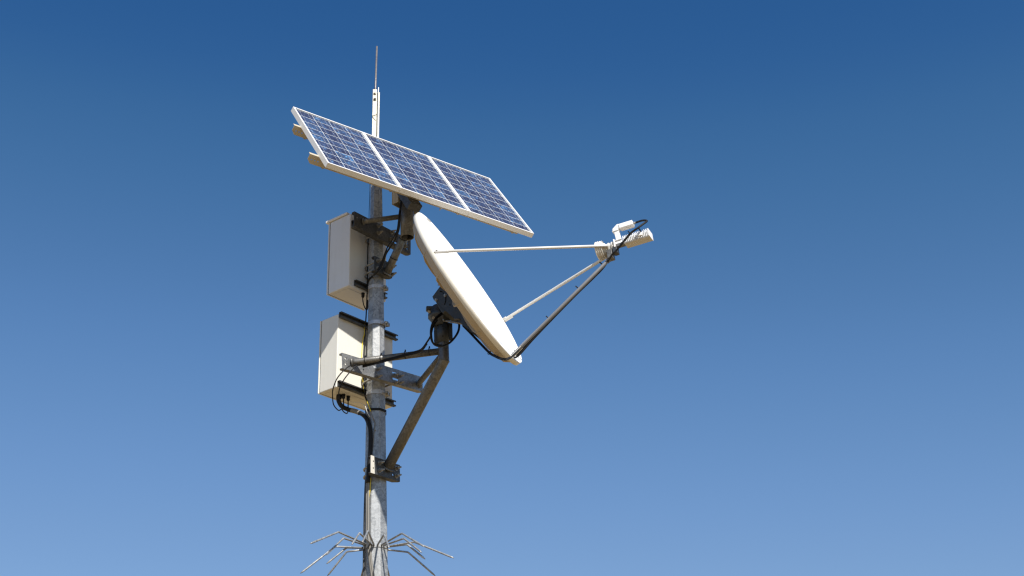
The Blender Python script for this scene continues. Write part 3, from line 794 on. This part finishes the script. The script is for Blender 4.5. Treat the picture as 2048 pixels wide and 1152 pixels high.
# ------------------------------------------------------------------ spike collar
zc = 4.198
sc_ = thing('spike_collar', (0, 0, zc), 'ring of bent steel anti-climbing spikes around the pole near the bottom edge', 'spike guard')
mb = MB(); A = pole_ring(zc - .013, .001); B = pole_ring(zc + .013, .001); C_ = pole_ring(zc + .013, .0045); D = pole_ring(zc - .013, .0045); n = 24
mb.add(A + B + C_ + D, sum([[(k, (k + 1) % n, n + (k + 1) % n, n + k), (n + k, n + (k + 1) % n, 2 * n + (k + 1) % n, 2 * n + k), (2 * n + k, 2 * n + (k + 1) % n, 3 * n + (k + 1) % n, 3 * n + k), (3 * n + k, 3 * n + (k + 1) % n, (k + 1) % n, k)] for k in range(n)], []))
mb.part('collar', GALV, sc_)
SPK = [(166.0, .457, .776, -.152), (174.5, .325, .49, -.145), (-148.1, .27, .497, -.19), (-143.6, .192, .323, -.112), (-115.3, .203, .337, -.15), (141.7, .412, .697, -.155), (150.8, .376, .544, -.121),
       (108.7, .381, .678, -.165), (95.8, .291, .465, -.133), (73.5, .29, .574, -.149), (67.0, .225, .35, -.114), (20.3, .24, .444, -.143), (125.3, .328, .501, -.136), (-61, .22, .46, -.20), (-29, .22, .46, -.20)]
for az, r1, r2, dz in SPK:
    t_ = radians(az); d = V(cos(t_), sin(t_), 0); r0 = RP(zc) * .98
    p0 = d * r0 + V(0, 0, zc); p1 = d * r1 + V(0, 0, zc + .0); p2 = d * r2 + V(0, 0, zc + dz)
    q0 = p1 + (p0 - p1).normalized() * .012; q1 = p1 + (p2 - p1).normalized() * .012
    tip = p2 + (p1 - p2).normalized() * .022
    mb = MB(); mb.tube([p0, q0, p1 + ((q0 - p1) + (q1 - p1)) * .12, q1, tip, p2], [.0062, .0062, .0062, .0062, .0062, .0025], 10); mb.part('spike', GALV, sc_)
for az in (-20, 160):
    t_ = radians(az); d = V(cos(t_), sin(t_), 0); mb = MB(); mb.box(d * (RP(zc) + .024) + V(0, 0, zc - .005), (.022, .012, .022), (d, V(-d.y, d.x, 0), V(0, 0, 1))); mb.hexnut(d * (RP(zc) + .028) + V(0, 0, zc - .005) + V(-d.y, d.x, 0) * .012, V(-d.y, d.x, 0), .010, .010); mb.part('clamp_lug', GALVD, sc_, .002)

# ------------------------------------------------------------------ cables
K = {
    'bundle': [(-0.193, -0.175, 5.28), (-0.211, -0.15, 5.231), (-0.189, -0.14, 5.197), (-0.141, -0.12, 5.18), (-0.108, -0.09, 5.169), (-0.097, -0.04, 5.139), (-0.083, -0.012, 5.105), (-0.088, 0.018, 5.056), (-0.09, 0.038, 5.005), (-0.088, 0.039, 4.929), (-0.089, 0.038, 4.857), (-0.094, 0.034, 4.768), (-0.097, 0.03, 4.697), (-0.099, 0.028, 4.626)],
    'gl1': [(-0.181, -0.135, 5.283), (-0.147, -0.17, 5.265), (-0.184, -0.13, 5.203)],
    'gl2': [(-0.132, -0.139, 5.283), (-0.122, -0.15, 5.255), (-0.17, -0.1, 5.176)],
    'loop1': [(-0.096, 0.7, 5.412), (-0.163, 0.68, 5.401), (-0.199, 0.64, 5.388), (-0.185, 0.6, 5.394), (-0.212, 0.44, 5.401), (-0.237, 0.3, 5.405), (-0.271, 0.19, 5.399), (-0.333, 0.15, 5.382), (-0.423, 0.16, 5.334), (-0.478, 0.12, 5.255), (-0.455, 0.05, 5.199), (-0.412, -0.0, 5.175), (-0.354, -0.05, 5.14), (-0.281, -0.08, 5.127), (-0.223, -0.11, 5.159)],
    'loop2': [(-0.28, 0.2, 5.385), (-0.312, 0.16, 5.38), (-0.356, 0.15, 5.353), (-0.422, 0.12, 5.254), (-0.4, 0.05, 5.201), (-0.346, 0.0, 5.155), (-0.28, -0.04, 5.116), (-0.222, -0.06, 5.114), (-0.189, -0.08, 5.145)],
    'mountloop': [(-0.091, 0.72, 5.652), (-0.165, 0.74, 5.591), (-0.228, 0.76, 5.516), (-0.257, 0.77, 5.445), (-0.249, 0.77, 5.384), (-0.216, 0.77, 5.364), (-0.139, 0.76, 5.386), (-0.075, 0.76, 5.427), (-0.016, 0.76, 5.489), (0.023, 0.76, 5.55), (0.033, 0.76, 5.605), (0.039, 0.74, 5.659)],
    'mountloop2': [(-0.154, 0.73, 5.583), (-0.22, 0.75, 5.5), (-0.232, 0.74, 5.437), (-0.226, 0.7, 5.406), (-0.22, 0.66, 5.382), (-0.195, 0.6, 5.387), (-0.209, 0.53, 5.386), (-0.222, 0.45, 5.387), (-0.235, 0.35, 5.39), (-0.259, 0.25, 5.388), (-0.293, 0.165, 5.381)],
    'rimcable': [(0.071, 0.76, 5.606), (0.098, 0.8, 5.546), (0.082, 0.88, 5.454), (0.007, 1.04, 5.294), (-0.09, 1.17, 5.198), (-0.159, 1.27, 5.13), (-0.187, 1.335, 5.096), (-0.158, 1.345, 5.112), (-0.123, 1.35, 5.146), (-0.082, 1.36, 5.187)],
    'panelcable': [(-0.202, 0.42, 6.748), (-0.218, 0.44, 6.65), (-0.178, 0.43, 6.621), (-0.19, 0.43, 6.534), (-0.199, 0.43, 6.442), (-0.199, 0.42, 6.373), (-0.178, 0.36, 6.32), (-0.149, 0.29, 6.303), (-0.141, 0.24, 6.272), (-0.116, 0.19, 6.24), (-0.116, 0.16, 6.194), (-0.141, 0.14, 6.152), (-0.063, 0.022, 6.194), (-0.06, -0.017, 6.18), (-0.044, -0.044, 6.163)],
    'panelcable2': [(-0.197, 0.43, 6.646), (-0.193, 0.44, 6.595), (-0.198, 0.43, 6.51), (-0.199, 0.42, 6.429), (-0.194, 0.4, 6.37), (-0.178, 0.34, 6.33), (-0.152, 0.27, 6.31), (-0.136, 0.22, 6.269), (-0.106, 0.16, 6.23), (-0.116, 0.13, 6.185)],
    'ugland': [(-0.041, -0.093, 6.1), (-0.041, -0.095, 6.06), (-0.037, -0.09, 6.016), (-0.026, -0.08, 5.98), (-0.021, -0.07, 5.974), (-0.028, -0.056, 5.999), (-0.029, -0.057, 6.043)],
    'polewire': [(-0.034, -0.034, 7.04), (-0.035, -0.035, 6.887), (-0.038, -0.038, 6.759), (-0.045, -0.031, 6.647), (-0.047, -0.033, 6.583)],
    'leftwire': [(-0.049, -0.035, 6.541), (-0.051, -0.036, 6.437), (-0.051, -0.037, 6.272), (-0.052, -0.038, 6.15), (-0.054, -0.04, 6.029), (-0.057, -0.043, 5.909), (-0.054, -0.054, 5.815), (-0.056, -0.056, 5.717), (-0.059, -0.059, 5.562), (-0.057, -0.057, 5.409), (-0.067, -0.039, 5.287), (-0.073, -0.017, 5.235)],
    'yellow': [(-0.055, -0.055, 5.854), (-0.058, -0.058, 5.768), (-0.065, -0.065, 5.725), (-0.069, -0.069, 5.659), (-0.071, -0.071, 5.577), (-0.069, -0.069, 5.504), (-0.066, -0.066, 5.428), (-0.06, -0.06, 5.352), (-0.064, -0.036, 5.272), (-0.082, 0.01, 5.195), (-0.085, 0.035, 5.142), (-0.078, 0.042, 5.084), (-0.079, 0.041, 5.018), (-0.081, 0.039, 4.931), (-0.083, 0.037, 4.823), (-0.085, 0.038, 4.715), (-0.086, 0.037, 4.617), (-0.088, 0.036, 4.557), (-0.09, 0.037, 4.4), (-0.091, 0.039, 4.297), (-0.099, 0.056, 4.207), (-0.093, 0.062, 4.123), (-0.086, 0.07, 4.023), (-0.079, 0.077, 3.924)],
    'yellow2': [(-0.085, 0.04, 4.662), (-0.088, 0.038, 4.616), (-0.089, 0.037, 4.581), (-0.089, 0.031, 4.54), (-0.089, 0.024, 4.49)],
    'white': [(-0.122, -0.181, 5.283), (-0.083, -0.186, 5.28), (-0.069, -0.15, 5.264), (-0.045, -0.12, 5.261), (-0.045, -0.08, 5.236), (-0.071, -0.029, 5.196), (-0.085, 0.0, 5.145), (-0.09, 0.03, 5.102)],
    'tiewire': [(-0.08, 0.005, 5.189), (-0.082, 0.031, 5.133), (-0.073, 0.047, 5.091), (-0.06, 0.053, 5.06), (-0.063, 0.05, 5.02), (-0.07, 0.05, 4.96), (-0.075, 0.048, 4.887)],
    'down1': [(-0.091, 0.015, 4.667), (-0.093, 0.013, 4.642), (-0.098, 0.016, 4.507), (-0.097, 0.016, 4.369), (-0.1, 0.02, 4.265), (-0.105, 0.037, 4.193), (-0.103, 0.045, 4.125), (-0.095, 0.054, 4.028), (-0.087, 0.062, 3.952)],
    'down2': [(-0.091, 0.029, 4.663), (-0.093, 0.027, 4.639), (-0.098, 0.03, 4.504), (-0.099, 0.032, 4.365), (-0.102, 0.036, 4.262), (-0.105, 0.051, 4.19), (-0.1, 0.056, 4.116), (-0.091, 0.065, 4.023), (-0.079, 0.077, 3.94)],
    'sil': [(-0.074, -0.017, 4.679), (-0.077, -0.02, 4.633), (-0.083, -0.02, 4.484), (-0.089, -0.018, 4.31), (-0.09, -0.019, 4.141), (-0.09, -0.02, 3.957)],
}
BOOM = [(-0.041, 1.221, 5.178), (-0.023, 1.248, 5.185), (-0.007, 1.287, 5.217), (0.024, 1.375, 5.301), (0.048, 1.443, 5.363), (0.07, 1.503, 5.417), (0.109, 1.611, 5.512), (0.143, 1.701, 5.591), (0.179, 1.794, 5.669), (0.202, 1.863, 5.729), (0.216, 1.895, 5.755)]
FEED = [(0.145, 1.944, 5.711), (0.137, 1.987, 5.728), (0.137, 2.024, 5.747), (0.143, 2.079, 5.792), (0.156, 2.126, 5.836), (0.171, 2.176, 5.863), (0.198, 2.199, 5.891), (0.233, 2.209, 5.923), (0.249, 2.195, 5.942), (0.252, 2.167, 5.954), (0.252, 2.132, 5.958), (0.244, 2.105, 5.954)]
FEED2 = [(0.147, 2.076, 5.79), (0.162, 2.129, 5.838), (0.172, 2.163, 5.863), (0.19, 2.171, 5.869), (0.21, 2.168, 5.864), (0.228, 2.158, 5.856)]
def cable(name, runs, label, mt=RUB, cat='cable', ties=(), k=6, group=None):
    t = thing(name, runs[0][0][0], label, cat, group)
    for pts, r in runs:
        mb = MB(); mb.tube(spline(pts, k), r, 10); mb.part('sheath', mt, t)
    for c, ax_, r in ties:
        mb = MB(); c = Vector(c); ax_ = Vector(ax_).normalized()
        mb.lathe(c, ax_, [(-.0022, r), (-.0022, r + .0022), (.0022, r + .0022), (.0022, r)], 16, caps=False)
        q = (V(0, 0, 1) - ax_ * ax_.z); q = q.normalized() if q.length > .1 else LT
        mb.box(c + q * (r + .006), (.0035, .0045, .006), (ax_, ax_.cross(q), q)); mb.part('cable_tie', RUB, t)
    return t
def off(pts, d): return [Vector(p) + Vector(d) for p in pts]
cable('feed_cable', [(BOOM[:2] + off(BOOM[2:-1], (.013, -.004, -.0185)) + FEED[1:], .0068), (off(BOOM[2:], (.003, -.012, -.0185)), .0062), (FEED2, .0045)], 'black cables running up the lower feed arm to the white feed boxes',
      ties=[(Vector(BOOM[i]) + V(.004, -.002, -.005), Vector(BOOM[i + 1]) - Vector(BOOM[i - 1]), .019) for i in (2, 5, 7, 9)] + [(FEED[4], Vector(FEED[5]) - Vector(FEED[3]), .010)])
cable('rim_cable', [(K['rimcable'], .0058), (off(K['rimcable'][:-2], (.004, 0, .010)), .004)], 'black cable sagging from the dish mount to the bottom rim of the dish',
      ties=[(K['rimcable'][3], V(.02, .13, -.14), .010)])
cable('mount_cable_loop', [(K['mountloop'], .0062), (off(K['mountloop'][:7], (-.008, 0, .004)), .0055), (off(K['mountloop'][6:], (.008, 0, .002)), .0042)], 'black cable loop hanging around the dish post')
cable('bracket_cable', [(K['mountloop2'], .0062), (off(K['mountloop2'][3:], (.0, .0, -.011)), .0055)], 'black cables strapped under the left brace of the dish bracket',
      ties=[((-.165, .445, 5.412), V(.27, .5, .01), .026), ((-.245, .295, 5.409), V(.27, .5, .01), .026), ((-.085, .594, 5.416), V(.27, .5, .01), .026), ((-.297, .196, 5.406), V(.27, .5, .01), .025)])
cable('drip_loop_cable', [(K['loop1'][5:], .0040)], 'thin black cable making the wide outer loop left of the lower box')
cable('drip_loop_cable', [(K['loop2'], .0040)], 'thin black cable making the narrower inner loop under the lower box')
t = cable('cable_bundle', [(K['bundle'], .0155), (K['gl1'], .0045), (K['gl2'], .0045)], 'thick black cable bundle curving from the lower box into the pole')
mb = MB(); mb.tube(spline(K['bundle'][3:6], 6)[1:11], .0168, 14); mb.part('sleeve', GREYC, t, label='grey sleeve')
cable('panel_cable', [(K['panelcable'], .0068), (off(K['panelcable2'], (-.006, .004, 0)), .0050)], 'black cables dropping from the solar panels down the bracket strut',
      ties=[((*PC, 6.665), (0, 0, 1), .049), ((-.031, .30, 6.41), V(-.042, .233, .235), .0295), ((-.011, .19, 6.30), V(-.042, .233, .235), .0295)])
cable('upper_box_cable', [(K['ugland'], .0042)], 'small black cable looping out of the underside of the upper box')
cable('thin_pole_wire', [(K['polewire'], .0022)], 'hair-thin dark wire on the pole left edge just below the solar panels')
cable('pole_side_cable', [(K['leftwire'], .0048)], 'black cable down the left side of the pole beside both boxes')
cable('yellow_wire', [(K['yellow'][:11], .0034), (K['yellow2'], .0030)], 'bright yellow wire running down the pole by the lower box', YEL)
cable('white_wire', [(K['white'], .0026)], 'thin white wire under the lower box ending at the pole', WHC)
cable('bonding_wire', [(K['tiewire'], .0034)], 'short brown grey wire with a lug on the pole below the lower box', GREYC)
cable('descending_cable', [(K['down1'], .0085)], 'grey cable down the pole below the foot clamp, outer of the pair', GREYC, group='cables below the foot clamp')
cable('descending_cable', [(K['down2'], .0080)], 'grey cable down the pole below the foot clamp, inner of the pair', GREYC, group='cables below the foot clamp')
cable('earth_strip', [(K['sil'], .0060)], 'steel earth conductor along the left edge of the pole bottom', GALVD)
# black strap round pole and cables under the lower box
t = thing('pole_tie', (0, 0, 5.165), 'black band tied round the pole just below the lower box', 'strap')
mb = MB(); A = pole_ring(5.155, .002); B = pole_ring(5.170, .002); C_ = pole_ring(5.170, .007); D = pole_ring(5.155, .007)
mb.add(A + B + C_ + D, sum([[(k, (k + 1) % n, n + (k + 1) % n, n + k), (n + k, n + (k + 1) % n, 2 * n + (k + 1) % n, 2 * n + k), (2 * n + k, 2 * n + (k + 1) % n, 3 * n + (k + 1) % n, 3 * n + k), (3 * n + k, 3 * n + (k + 1) % n, (k + 1) % n, k)] for k in range(n)], []))
mb.part('band', RUB, t)
